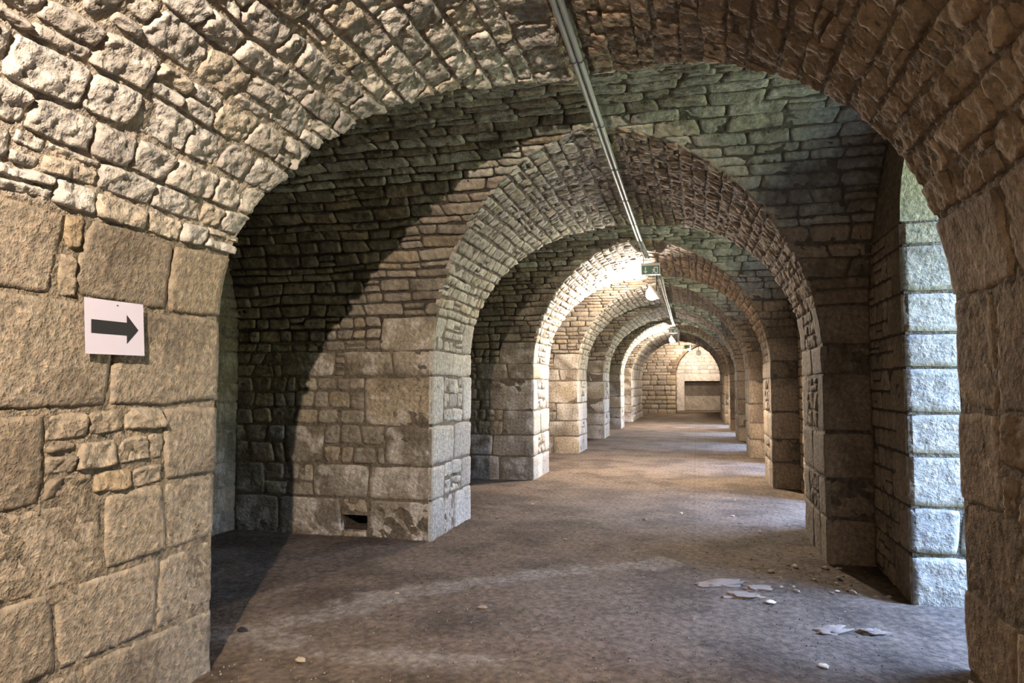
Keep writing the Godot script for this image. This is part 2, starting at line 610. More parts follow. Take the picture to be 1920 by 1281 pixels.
func build_bay(k: int, side: float, single: bool, label: String) -> void:
	var s := bay(k, side)
	var xe := XEND if side < 0 else XOUT
	var node := setting("ceiling_vault", Vector3((xe + XC) * 0.5, 0, -(near_of(k) - 0.4)), label.replace(" and wall", ""), "vault")
	var foot := setting("wall_pier", node.position, label.replace("coursed stone vault and wall", "lower pier wall of large blocks"), "wall")
	rng.seed = 5000 + k * 10 + int(side)
	var shared_low: Bag = null if single else Bag.new()
	var shared: Bag = null if single else Bag.new()
	var r := o_rough(k)
	r.rough = 0.012; r.stain = 0.5; r.salt = 0.0; r.gap = 0.0055 if side < 0 else 0.0035; r.round = 0.05; r.split = 0.1; r.up = 0.018 if side < 0 else 0.014
	var q := o_dressed(k)
	q.stain = 0.6
	q.salt = 0.6 if side < 0 else 0.0
	q.gap = 0.004
	if side > 0: q.stain = 0.5
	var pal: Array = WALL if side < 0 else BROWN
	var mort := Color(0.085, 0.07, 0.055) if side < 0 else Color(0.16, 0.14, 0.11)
	var heights := ROWS.duplicate()
	heights[0] = -0.06
	for i in heights.size() - 1:
		var sp := span(s, heights[i], heights[i + 1])
		if side < 0:
			var e := sp.y + 0.02
			var a := sp.x
			var list: Array = [
				[[a, -3.75, 1], [-3.75, -3.2, 1], [-3.2, -2.75, 1], [-2.75, e, 1]],
				[[a, -3.9, 1], [-3.9, -3.4, 2], [-3.4, -2.85, 1], [-2.85, e, 1]],
				[[a, -3.7, 2], [-3.7, -3.3, 1], [-3.3, -2.7, 2], [-2.7, e, 1]],
				[[a, -3.6, 3], [-3.6, -2.9, 3], [-2.9, e, 1]],
				[[a, -3.75, 2], [-3.75, -3.2, 1], [-3.2, -3.1, 2], [-3.1, -2.63, 1], [-2.63, e, 1]],
				[[a, -3.3, 3], [-3.3, -2.9, 3], [-2.9, -2.75, 3], [-2.75, e, 1]],
			][i]
			if i == 0 and k == 1:
				list = [[a, -3.75, 1], [-3.75, HOLE.position.x, 1], [HOLE.end.x, e, 1]]
				put_stone(s, HOLE.position.x, HOLE.end.x, HOLE.end.y, heights[1], pal, q, foot, shared_low)
				put_stone(s, HOLE.position.x, HOLE.end.x, heights[0], HOLE.position.y, pal, q, foot, shared_low)
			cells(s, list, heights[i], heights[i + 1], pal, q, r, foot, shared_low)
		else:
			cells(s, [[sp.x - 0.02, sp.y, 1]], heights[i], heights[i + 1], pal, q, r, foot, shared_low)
	var v: float = heights[heights.size() - 1]
	var crown := YB + PI * 0.5 * RB
	var vend := crown + (0.5 if k == 1 else 0.0)
	while v < vend - 0.001:
		var h := rng.randf_range(0.06, 0.13)
		if side > 0: h *= 1.25
		if vend - (v + h) < 0.06: h = vend - v
		var sp := span(s, v, v + h)
		var y := s.prof(v + h * 0.5).y
		var up_pal := pal
		if side > 0 and y > 2.5: up_pal = MOSSY
		elif y > 2.95: up_pal = MOSSY if rng.randf() < 0.5 else WALL
		course(s, sp.x - 0.01, sp.y + 0.01, v, v + h, 0.15, 0.38, up_pal, r, node, shared)
		v += h
	if shared:
		shared_stones(shared, node, M.rough)
		shared_stones(shared_low, foot, M.dressed)
	var low := Color(0.17, 0.14, 0.105)
	if k == 1 and side < 0:
		# the small square hole near the foot of the wall
		bed(s, -0.1, HOLE.position.y, 0.03, foot, low, 0.006, "mortar", 0.008)
		bed(s, HOLE.end.y, YB, 0.06, foot, low, 0.006, "mortar", 0.008)
		s.umax = HOLE.position.x
		bed(s, HOLE.position.y, HOLE.end.y, 0.06, foot, low, 0.006, "mortar", 0.008)
		s.umax = 999.0
		s.umin = HOLE.end.x
		bed(s, HOLE.position.y, HOLE.end.y, 0.06, foot, low, 0.006, "mortar", 0.008)
		s.umin = -999.0
		build_hole(foot, near_of(1))
	else:
		bed(s, -0.1, YB, 0.06 if k < 3 else 0.15, foot, low, 0.006, "mortar", 0.008)
	bed(s, YB, vend, 0.06 if k < 3 else 0.15, node, mort, 0.008, "mortar", 0.0 if side < 0 else 0.004)
	# the half of the vault that leans away towards the camera's side
	if k < 0: return
	bed(s, vend, YB * 2.0 + PI * RB + 0.1, 0.15, node, Color(0.28, 0.24, 0.19), 0.02, "vault_haunch")

func build_hole(node: Node3D, d: float) -> void:
	var a := HOLE.position
	var b := HOLE.end
	var c := Color(0.16, 0.13, 0.10)
	bed(flat(Vector3(a.x, 0, 0), Vector3(0, 0, -1), Vector3.UP, Vector3.RIGHT, d - 0.01, d + 0.4), a.y, b.y, 0.04, node, c, 0.006, "hole_side")
	bed(flat(Vector3(b.x, 0, 0), Vector3(0, 0, -1), Vector3.UP, Vector3.LEFT, d - 0.01, d + 0.4), a.y, b.y, 0.04, node, c, 0.006, "hole_side")
	bed(flat(Vector3(0, b.y, 0), Vector3(0, 0, -1), Vector3.RIGHT, Vector3.DOWN, d - 0.01, d + 0.4), a.x, b.x, 0.04, node, c, 0.006, "hole_top")
	bed(flat(Vector3(0, a.y, 0), Vector3(0, 0, -1), Vector3.RIGHT, Vector3.UP, d - 0.01, d + 0.4), a.x, b.x, 0.04, node, c, 0.006, "hole_bottom")
	bed(flat(Vector3(0, 0, -d - 0.4), Vector3.RIGHT, Vector3.UP, Vector3.BACK, a.x, b.x), a.y, b.y, 0.04, node, c, 0.006, "hole_back")

# the outer wall of a bay, with its doorway
func build_outer(k: int, da: float, db: float, single: bool, label: String) -> void:
	var c := mid_of(k)
	var node := setting("wall_outer", Vector3(XOUT, 0, -c), label, "wall")
	rng.seed = 9000 + k
	var r := o_rough(maxi(k, 1))
	var q := o_dressed(maxi(k, 1))
	r.stain = 0.4; r.up = 0.010; r.rough = 0.006; r.gap = 0.003; q.up = 0.011
	var shared: Bag = null if single else Bag.new()
	var spring := 2.40
	var rad := (db - da) * 0.5
	var has_door := db > da
	# beyond the doorway (the side the camera sees)
	var hs := [-0.06, 0.30, 0.595, 0.917, 1.177, 1.462, 1.682, 1.944, 2.245, 2.40]
	var s := Surf.new()
	s.kind = 3; s.d0 = c; s.o = Vector3(XOUT, 0, 0); s.du = Vector3(0, 0, -1); s.dv = Vector3.UP; s.n = Vector3.LEFT; s.wob = 0.006
	if has_door:
		s.u0 = db; s.u1 = 99.0; s.ar0 = true
		for i in hs.size() - 1:
			var sp := span(s, hs[i], hs[i + 1])
			var qw := 0.26 if i % 2 else 0.40
			cells(s, [[sp.x - 0.01, sp.x + qw, 1], [sp.x + qw, sp.y + 0.02, 2]], hs[i], hs[i + 1], BROWN, q, r, node, shared)
		bed(s, -0.1, 2.40, 0.1, node, Color(0.12, 0.10, 0.08), 0.003, "mortar", 0.003)
		var b := Surf.new()
		b.kind = 3; b.d0 = c; b.o = s.o; b.du = s.du; b.dv = s.dv; b.n = s.n; b.wob = 0.006
		b.u0 = -40.0; b.u1 = da; b.ar1 = true
		for i in hs.size() - 1:
			var sp := span(b, hs[i], hs[i + 1])
			cells(b, [[sp.x, sp.y - 0.33, 2], [sp.y - 0.33, sp.y + 0.01, 1]], hs[i], hs[i + 1], BROWN, q, r, node, shared)
		bed(b, -0.1, 2.40, 0.1, node, Color(0.12, 0.10, 0.08))
	else:
		s.u0 = -40.0; s.u1 = 99.0
		bed(s, -0.1, 2.40, 0.1, node, Color(0.40, 0.33, 0.25))
	# above: the tympanum around the door arch, a grid that is cut away under the arch
	var bag := Bag.new()
	var nj := 24
	for sd in [-1.0, 1.0]:
		var base := bag.v.size()
		for j in nj + 1:
			var y := lerpf(spring, YB + BB, float(j) / nj)
			var outer := BA - Surf.flare(y)
			var inner := 0.0
			if has_door and y < spring + rad: inner = sqrt(maxf(rad * rad - (y - spring) * (y - spring), 0.0))
			for i in 9:
				var t := i / 8.0
				var mc := (da + db) * 0.5 if has_door else c
				var dd := lerpf(mc + sd * inner, c + sd * outer, t)
				var P := Vector3(XOUT, y, -dd)
				bag.v.push_back(P - node.position)
				bag.n.push_back(Vector3.LEFT)
				var g := 1.0 + 0.3 * n_lump.get_noise_3d(P.x, P.y * 1.3, P.z * 1.3)
				bag.c.push_back(Color(0.28 * g, 0.225 * g, 0.165 * g))
		grid_faces(bag, base, 9, nj + 1)
	part("tympanum", bag.mesh(M.dressed), null, node)
	if shared: shared_stones(shared, node, M.rough)

# the passage through the outer wall: two reveals and a vaulted head
func build_doorway(k: int, da: float, db: float, single: bool, label: String) -> void:
	var node := setting("door", Vector3(XOUT, 0, -(da + db) * 0.5), label, "doorway")
	rng.seed = 9900 + k
	var q := o_dressed(1 if single else 3)
	q.stain = 0.12; q.rough = 0.011; q.gap = 0.005
	var shared: Bag = null if single else Bag.new()
	var hs := [-0.06, 0.30, 0.595, 0.917, 1.177, 1.462, 1.682, 1.944, 2.245, 2.40]
	var far := flat(Vector3(0, 0, -db), Vector3.RIGHT, Vector3.UP, Vector3.BACK, XOUT, XFACE, true, true)
	var nearer := flat(Vector3(0, 0, -da), Vector3.RIGHT, Vector3.UP, Vector3.FORWARD, XOUT, XFACE, true, true)
	for s in [far, nearer]:
		for i in hs.size() - 1:
			var c: float = XOUT + [0.36, 0.62, 0.48, 0.70, 0.40][i % 5]
			if i == 1: c = XOUT + 0.27
			cells(s, [[XOUT - 0.01, c, 1], [c, c + 0.55, 1], [c + 0.55, XFACE + 0.01, 1]], hs[i], hs[i + 1], REVEAL, q, q, node, shared)
		bed(s, -0.1, 2.40, 0.12, node, Color(0.20, 0.18, 0.15), 0.004)
	# vaulted head
	var rad := (db - da) * 0.5
	var mc := (da + db) * 0.5
	var bag := Bag.new()
	for j in 13:
		var a := PI * j / 12.0
		var N := Vector3(0, -sin(a), cos(a))
		for i in 6:
			var P := Vector3(lerpf(XOUT - 0.01, XFACE, i / 5.0), 2.40 + rad * sin(a), -(mc + rad * cos(a)))
			bag.v.push_back(P - node.position); bag.n.push_back(N)
			bag.c.push_back(Color(0.42, 0.41, 0.34))
	grid_faces(bag, 0, 6, 13)
	part("door_head", bag.mesh(M.dressed), null, node)
	if shared: shared_stones(shared, node, M.dressed)

# stone-coloured solid mass (what lies behind the faces)
func mass(called: String, a: Vector3, b: Vector3, label: String, mat: Material = null) -> void:
	var o := MeshInstance3D.new()
	o.name = numbered(called)
	var m := BoxMesh.new()
	m.size = (b - a).abs()
	o.mesh = m
	o.material_override = mat if mat else M.mass
	add_child(o)
	o.position = (a + b) * 0.5
	o.set_meta("kind", "structure"); o.set_meta("label", label); o.set_meta("category", "masonry")

func _ready() -> void:
	# ---- camera
	var cam := Camera3D.new()
	cam.name = "camera"
	add_child(cam)
	cam.position = Vector3(0, 1.36, 0)
	cam.rotation = Vector3(deg_to_rad(3.43), deg_to_rad(14.54), 0)
	cam.fov = 51.33
	cam.near = 0.05
	cam.far = 300.0
	cam.current = true
	# ---- sky, sun, exposure
	var env := Environment.new()
	env.tonemap_mode = Environment.TONE_MAPPER_LINEAR
	env.tonemap_exposure = 1.06
	env.background_mode = Environment.BG_SKY
	env.sdfgi_enabled = true
	env.ssao_enabled = true
	env.ssil_enabled = true
	var sky := Sky.new()
	var sm := ProceduralSkyMaterial.new()
	sm.sky_top_color = Color(0.48, 0.60, 0.84)
	sm.sky_horizon_color = Color(0.78, 0.84, 0.92)
	sm.ground_bottom_color = Color(0.25, 0.27, 0.18)
	sm.ground_horizon_color = Color(0.5, 0.55, 0.5)
	sm.sky_energy_multiplier = 8.5
	sm.ground_energy_multiplier = 3.0
	sky.sky_material = sm
	env.sky = sky
	var we := WorldEnvironment.new()
	we.name = "world_environment"
	we.environment = env
	add_child(we)
	var sun := DirectionalLight3D.new()
	sun.name = "sun"
	add_child(sun)
	sun.rotation = Vector3(deg_to_rad(-64), deg_to_rad(-75), 0)   # from behind the building, over its roof
	sun.light_energy = 44.0
	sun.light_color = Color(1.0, 0.95, 0.86)
	sun.shadow_enabled = true

	# ---- noises and materials
	rng.seed = 7
	n_chip.seed = 11; n_chip.noise_type = FastNoiseLite.TYPE_SIMPLEX_SMOOTH; n_chip.frequency = 28.0; n_chip.fractal_octaves = 3
	n_lump.seed = 12; n_lump.noise_type = FastNoiseLite.TYPE_SIMPLEX_SMOOTH; n_lump.frequency = 8.0; n_lump.fractal_octaves = 2
	n_cell.seed = 13; n_cell.noise_type = FastNoiseLite.TYPE_CELLULAR; n_cell.cellular_return_type = FastNoiseLite.RETURN_DISTANCE; n_cell.frequency = 16.0; n_cell.fractal_type = FastNoiseLite.FRACTAL_NONE
	n_stain.seed = 14; n_stain.noise_type = FastNoiseLite.TYPE_SIMPLEX_SMOOTH; n_stain.frequency = 1.5; n_stain.fractal_octaves = 5
	n_wob.seed = 15; n_wob.frequency = 0.02
	make_materials()

	# ---- structure
	build_floor()
	var which := ["", "second", "third", "fourth", "fifth", "sixth", "seventh"]
	for k in range(-1, 6):
		for sd in [-1.0, 1.0]:
			var hand := "left" if sd < 0 else "right"
			var lab: String = "nearest arch, %s half, " % hand + ("pale rough stones above tan blocks with the arrow sheet" if sd < 0 else "brown stones beside the daylit doorway")
			if k > 0: lab = "%s half of the %s stone arch along the corridor" % [hand, which[k]]
			if k < 0: lab = "%s half of the stone arch behind the camera" % hand
			build_passage(k, sd, k >= 0 and k < 4, lab)
	for k in range(-1, 6 + 1):
		for sd in [-1.0, 1.0]:
			var hand := "left" if sd < 0 else "right"
			var lab := "coursed stone vault and wall, %s of the %s arch" % [hand, which[k] if k > 0 else ("nearest" if k == 0 else "rearmost")]
			build_bay(k, sd, k >= 1 and k < 5, lab)
	var nth := ["", "first", "second", "third", "fourth", "fifth", "sixth"]
	for k in range(-1, 7):
		var da := door_span(k).x
		var db := door_span(k).y
		if k <= 0:
			build_outer(k, 1.0, -1.0, false, "blank outer wall of the bay behind the camera" if k < 0 else "blank outer wall of the bay the photograph is taken from")
		else:
			build_outer(k, da, db, k <= 2, "brown outer wall around the %s doorway along the corridor" % nth[k])
			build_doorway(k, da, db, k == 1, "daylit stone reveals of the %s doorway along the corridor" % nth[k])
	build_ends()
	build_shell()
	build_outside()

	# ---- objects
	build_sheet()
	build_pipes()
	for q in [[0, 0.6], [1, -11.4], [2, -23.4]]: build_lamp(q[0], q[1])
	build_signs()
	build_stones()

func build_floor() -> void:
	var node := setting("floor", Vector3(XC, 0, -12), "trodden brown earth floor running the length of the corridor", "floor")
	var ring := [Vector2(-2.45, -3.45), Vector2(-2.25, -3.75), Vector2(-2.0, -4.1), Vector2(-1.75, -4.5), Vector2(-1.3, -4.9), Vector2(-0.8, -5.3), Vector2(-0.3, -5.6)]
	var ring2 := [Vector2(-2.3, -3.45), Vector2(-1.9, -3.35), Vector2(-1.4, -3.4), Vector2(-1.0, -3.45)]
	for z in [[-6.0, 1.9, 0.12], [1.9, 8.0, 0.03], [8.0, 16.0, 0.08], [16.0, 41.0, 0.2]]:
		var step: float = z[2]
		var bag := Bag.new()
		var x0 := -4.5
		var x1 := 3.0
		var cols := int((x1 - x0) / step) + 1
		var rws := int((z[1] - z[0]) / step) + 1
		for j in rws:
			for i in cols:
				var x := lerpf(x0, x1, float(i) / (cols - 1))
				var d: float = lerpf(z[0], z[1], float(j) / (rws - 1))
				var p := Vector3(x, 0, -d)
				var a := n_stain.get_noise_3d(x * 0.9, 3.0, d * 0.9)
				var b := n_lump.get_noise_3d(x * 0.6, 1.0, d * 0.6)
				var c := n_chip.get_noise_3d(x * 0.7, 1.0, d * 0.7)
				p.y = 0.014 * a + 0.006 * b + 0.003 * c
				if j == 0 or j == rws - 1: p.y = 0.014 * a + 0.006 * b
				# worn trench along the corridor
				bag.v.push_back(p - node.position)
				bag.n.push_back(Vector3.UP)
				var col := Color(0.168, 0.127, 0.09).lerp(Color(0.10, 0.075, 0.053), smoothstep(-0.1, 0.3, a + 0.3 * b))
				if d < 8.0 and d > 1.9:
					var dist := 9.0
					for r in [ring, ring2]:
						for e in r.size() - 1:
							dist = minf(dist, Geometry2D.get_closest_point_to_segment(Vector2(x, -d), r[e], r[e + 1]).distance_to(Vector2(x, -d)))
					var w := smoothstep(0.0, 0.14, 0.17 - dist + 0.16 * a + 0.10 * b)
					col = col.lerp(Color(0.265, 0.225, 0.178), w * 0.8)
				var g := 1.0 + 0.25 * b + 0.2 * c
				bag.c.push_back(Color(col.r * g, col.g * g, col.b * g))
		grid_normals(bag, 0, cols, rws)
		grid_faces(bag, 0, cols, rws)
		part("earth", bag.mesh(M.earth), null, node)

func build_ends() -> void:
	# closed left ends of the bays
	for k in range(0, 7):
		var c := mid_of(k)
		var node := setting("wall_end", Vector3(XEND, 0, -c), ["stone end wall of the bay the photograph is taken from", "dim bluish end wall past the nearest pier", "end wall of the bay behind the second arch", "end wall of the bay behind the third arch", "end wall of the bay behind the fourth arch", "end wall of the bay behind the fifth arch", "end wall of the bay behind the sixth arch"][k], "wall")
		var s := Surf.new()
		s.kind = 3; s.d0 = c; s.o = Vector3(XEND, 0, 0); s.du = Vector3(0, 0, -1); s.dv = Vector3.UP; s.n = Vector3.RIGHT; s.u0 = -40.0; s.u1 = 99.0; s.wob = 0.008
		rng.seed = 12000 + k
		if k == 1:
			var r := o_rough(2)
			var q := o_dressed(2)
			q.salt = 0.6
			var v := -0.06
			while v < YB + BB - 0.12:
				var h := rng.randf_range(0.16, 0.3) if v < 1.6 else rng.randf_range(0.09, 0.14)
				var sp := span(s, v, v + h)
				course(s, sp.x, sp.y, v, v + h, 0.2, 0.5, WALL, q if v < 1.6 else r, node, null)
				v += h
		bed(s, -0.1, YB + BB, 0.12, node, Color(0.30, 0.26, 0.21), 0.015)
	build_far_end()

func build_far_end() -> void:
	# a long barrel after the last bay, then a cross wall with an arched opening and a plastered wall behind
	rng.seed = 777
	for sd in [-1.0, 1.0]:
		var s := passage(6, sd)
		s.d1 = 30.6
		s.flare1 = false
		var node := setting("ceiling_arch", Vector3(XC + sd * XA, 0, -28.0), "%s half of the long last barrel before the end room" % ("left" if sd < 0 else "right"), "arch")
		var bag := Bag.new()
		var r := o_rough(4); r.up = 0.02
		var v := -0.06
		var top := YS + PI * 0.5 * RM
		while v < top - 0.001:
			var h := rng.randf_range(0.14, 0.2) if v > 1.7 else rng.randf_range(0.28, 0.4)
			if top - (v + h) < 0.09: h = top - v
			var sp := span(s, v, v + h)
			course(s, sp.x - 0.02, sp.y + 0.02, v, v + h, 0.3, 0.6, PALE if sd < 0 else WALL, r, node, bag)
			v += h
		shared_stones(bag, node, M.rough)
		bed(s, -0.1, top, 0.2, node, Color(0.27, 0.22, 0.17))
	# end room: left side wall, ceiling
	var left := flat(Vector3(XEND, 0, 0), Vector3(0, 0, -1), Vector3.UP, Vector3.RIGHT, 30.6, 40.2)
	var nl := setting("wall_side", Vector3(XEND, 0, -34), "dim side wall of the room at the far end", "wall")
	bed(left, -0.1, 4.3, 0.3, nl, Color(0.42, 0.36, 0.28))
	var right := flat(Vector3(3.6, 0, 0), Vector3(0, 0, -1), Vector3.UP, Vector3.LEFT, 30.6, 40.2)
	var nr := setting("wall_side", Vector3(3.6, 0, -34), "hidden side wall of the far room behind the last pier", "wall")
	bed(right, -0.1, 4.3, 0.3, nr, Color(0.42, 0.36, 0.28))
	# cross wall at d = 34 with an arch opening from x = -0.85
	var cross := setting("wall_cross", Vector3(-2.0, 0, -34.0), "pale coursed cross wall with big corner blocks at the corridor's end", "wall")
	rng.seed = 778
	var cw := CrossWall.new()
	cw.kind = 2; cw.o = Vector3(0, 0, -34.0); cw.du = Vector3.RIGHT; cw.dv = Vector3.UP; cw.n = Vector3.BACK; cw.u0 = XEND; cw.ar1 = true; cw.wob = 0.008
	var rr := o_rough(3); rr.up = 0.02; rr.ext = 0.0; rr.gap = 0.008
	var v2 := -0.06
	while v2 < 4.2:
		var h := rng.randf_range(0.15, 0.26) if v2 < 1.7 else rng.randf_range(0.12, 0.17)
		var sp := span(cw, v2, v2 + h)
		var qw := 0.42 if rng.randf() < 0.5 else 0.22
		course(cw, sp.x, sp.y - qw, v2, v2 + h, 0.3, 0.62, WALL, rr, cross, null)
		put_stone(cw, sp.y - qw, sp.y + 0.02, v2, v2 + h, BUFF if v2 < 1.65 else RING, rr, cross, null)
		v2 += h
	bed(cw, -0.1, 4.3, 0.15, cross, Color(0.16, 0.13, 0.10))
	# its arch reveal
	var arch := setting("ceiling_arch", Vector3(0.55, 0, -34.5), "narrow brown arch through the cross wall at the corridor's end", "arch")
	var ab := Bag.new()
	var ra := o_rough(4); ra.up = 0.015
	var ar := EndArch.new()
	ar.kind = 2; ar.u0 = 34.0; ar.u1 = 34.9; ar.wob = 0.0
	var va := -0.05
	while va < ar.total() - 0.01:
		var h := 0.13 if va > 1.6 else 0.3
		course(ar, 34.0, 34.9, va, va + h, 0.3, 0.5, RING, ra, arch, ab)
		va += h
	shared_stones(ab, arch, M.rough)
	bed(ar, -0.1, ar.total(), 0.12, arch, Color(0.25, 0.2, 0.15))
	# right of the opening and above
	mass("wall_cross", Vector3(2.05, 0, -34.9), Vector3(3.6, 4.3, -34.0), "cross wall's other end, hidden by the last pier")
	# plastered back wall with a low niche
	var back := setting("wall_back", Vector3(0.5, 0, -38.0), "white plastered back wall with a low dark recess at the far end", "wall")
	var y0 := 1.52
	var x0 := -0.62
	for r in [[XEND, x0, 0.0, 1.9], [x0, 3.6, y0, 1.9]]:
		var f := flat(Vector3(0, 0, -38.0), Vector3.RIGHT, Vector3.UP, Vector3.BACK, r[0], r[1])
		bed(f, r[2], r[3], 0.12, back, Color(0.62, 0.56, 0.49), 0.006, "plaster")
	var tb := Bag.new()
	var fu := flat(Vector3(0, 0, -38.0), Vector3.RIGHT, Vector3.UP, Vector3.BACK, XEND, 3.6)
	var rb2 := o_rough(4); rb2.up = 0.012; rb2.rough = 0.006
	var vb := 1.9
	while vb < 4.2:
		course(fu, XEND, 3.6, vb, vb + 0.2, 0.3, 0.5, PALE, rb2, back, tb)
		vb += 0.2
	shared_stones(tb, back, M.dressed)
	bed(fu, 1.9, 4.3, 0.2, back, Color(0.36, 0.30, 0.24))
	for r in [
		flat(Vector3(0, 0, -38.9), Vector3.RIGHT, Vector3.UP, Vector3.BACK, x0, 3.6),
	]:
		bed(r, -0.1, y0 + 0.02, 0.12, back, Color(0.42, 0.36, 0.29), 0.02, "recess_back")
	bed(flat(Vector3(x0, 0, 0), Vector3(0, 0, -1), Vector3.UP, Vector3.RIGHT, 38.0, 38.92), -0.1, y0 + 0.02, 0.1, back, Color(0.40, 0.32, 0.24), 0.02, "recess_side")
	bed(flat(Vector3(0, y0, 0), Vector3(0, 0, -1), Vector3.RIGHT, Vector3.DOWN, 38.0, 38.92), x0, 3.6, 0.1, back, Color(0.22, 0.18, 0.14), 0.03, "recess_lintel")
	build_lamp(3, -36.4)
	build_lamp(4, -32.7)

class CrossWall extends Surf:
	func hi(v: float) -> float:
		var c := 0.55
		if v < 1.75: return c - 1.5
		var r := (v - 1.75) / 1.45
		if r >= 1.0: return 3.6
		return c - 1.5 * sqrt(1.0 - r * r)

class EndArch extends Surf:
	func total() -> float: return 1.75 + PI * 1.475 + 1.75
	func p(u: float, v: float) -> Vector3:
		if v < 1.75: return Vector3(0.55 - 1.5, v, -u)
		var a := (v - 1.75) / 1.475
		if a > PI: return Vector3(0.55 + 1.5, 1.75 - (v - 1.75 - PI * 1.475), -u)
		return Vector3(0.55 - 1.5 * cos(a), 1.75 + 1.45 * sin(a), -u)
	func nn(_u: float, v: float) -> Vector3:
		if v < 1.75: return Vector3.RIGHT
		var a := (v - 1.75) / 1.475
		if a > PI: return Vector3.LEFT
		return Vector3(cos(a), -sin(a), 0)

func build_shell() -> void:
	mass("ceiling_mass", Vector3(XEND - 0.6, 3.35, -40.0), Vector3(XFACE, 4.7, 7.0), "earth covered roof mass over the vaults")
	mass("wall_mass", Vector3(XEND - 0.6, -0.3, -40.0), Vector3(XEND - 0.05, 3.4, 7.0), "solid masonry behind the closed ends of the bays")
	mass("wall_mass", Vector3(XEND - 0.6, -0.3, 5.0), Vector3(XFACE, 3.4, 5.3), "blank masonry wall closing the corridor behind the camera")
	mass("wall_mass", Vector3(XEND - 0.6, -0.3, -40.0), Vector3(XFACE + 1.2, 5.6, -39.5), "solid masonry behind the plastered end wall")
	mass("ceiling_mass", Vector3(XFACE - 0.2, 4.2, -40.0), Vector3(3.9, 5.6, -30.2), "roof mass over the room at the far end")
	mass("wall_mass", Vector3(3.65, -0.3, -40.0), Vector3(3.9, 5.6, -30.2), "outer masonry of the room at the far end")
	mass("wall_mass", Vector3(XFACE - 0.05, -0.3, -30.6), Vector3(3.9, 5.6, -30.2), "return of the outer masonry at the far end")
	mass("floor_mass", Vector3(XEND - 0.6, -0.6, -40.0), Vector3(4.0, -0.12, 7.0), "packed ground under the earth floor")
	# solid facade between the doorways
	var edges := [-7.0]
	for k in range(1, 7):
		var a := door_span(k).x
		var b := door_span(k).y
		edges.append(a - 0.03); edges.append(b + 0.03)
	edges.append(30.6)
	for i in range(0, edges.size(), 2):
		mass("wall_facade", Vector3(XOUT + 0.06, -0.3, -edges[i + 1]), Vector3(XFACE - 0.02, 3.4, -edges[i]), "facade masonry, section %s along the corridor" % ["before the first doorway", "between doorways one and two", "between doorways two and three", "between doorways three and four", "between doorways four and five", "between doorways five and six", "after the last doorway"][i / 2])
	for k in range(1, 7):
		mass("wall_lintel", Vector3(XOUT + 0.06, 3.22, -mid_of(k) - 1.3), Vector3(XFACE - 0.02, 3.4, -mid_of(k) + 1.4), "masonry over the %s doorway along the corridor" % ["", "first", "second", "third", "fourth", "fifth", "sixth"][k])

func build_outside() -> void:
	var node := setting("ground", Vector3(9, 0, -12), "grassy ditch and bank outside the doorways", "grass bank")
	var bag := Bag.new()
	var cols := 30
	var rws := 60
	for j in rws:
		for i in cols:
			var x := lerpf(XFACE, 30.0, pow(float(i) / (cols - 1), 1.5))
			var z := lerpf(18.0, -52.0, float(j) / (rws - 1))
			var y := -0.05 + 5.0 * smoothstep(5.5, 12.5, x) + 0.25 * n_stain.get_noise_2d(x * 0.6, z * 0.6) * smoothstep(3.5, 6.0, x)
			bag.v.push_back(Vector3(x, y, z) - node.position)
			bag.n.push_back(Vector3.UP)
			bag.c.push_back(Color.WHITE)
	grid_normals(bag, 0, cols, rws)
	grid_faces(bag, 0, cols, rws)
	part("bank", bag.mesh(M.grass), null, node)

# ---------------------------------------------------------------- objects
func slab(points: PackedVector2Array, depth: float) -> ArrayMesh:
	# flat outline in x-y, thickness along z from 0 to depth
	var st := SurfaceTool.new()
	st.begin(Mesh.PRIMITIVE_TRIANGLES)
	var idx := Geometry2D.triangulate_polygon(points)
	for f in [[depth, Vector3.BACK], [0.0, Vector3.FORWARD]]:
		for t in range(0, idx.size(), 3):
			var tri := [idx[t], idx[t + 1], idx[t + 2]]
			var a: Vector2 = points[tri[0]]
			var b: Vector2 = points[tri[1]]
			var c: Vector2 = points[tri[2]]
			var ccw := (b - a).cross(c - a) > 0.0
			if (f[1].z > 0.0) == ccw: tri.reverse()
			for q in tri:
				st.set_normal(f[1])
				st.add_vertex(Vector3(points[q].x, points[q].y, f[0]))
	var area := 0.0
	for i in points.size(): area += points[i].cross(points[(i + 1) % points.size()])
	for i in points.size():
		var a := points[i]
		var b := points[(i + 1) % points.size()]
		if area < 0.0:
			var sw := a; a = b; b = sw
		var e := (b - a).normalized()
		var nn := Vector3(e.y, -e.x, 0)
		var q := [Vector3(a.x, a.y, 0), Vector3(b.x, b.y, 0), Vector3(b.x, b.y, depth), Vector3(a.x, a.y, depth)]
		for t in [0, 2, 1, 0, 3, 2]:
			st.set_normal(nn)
			st.add_vertex(q[t])
	return st.commit()

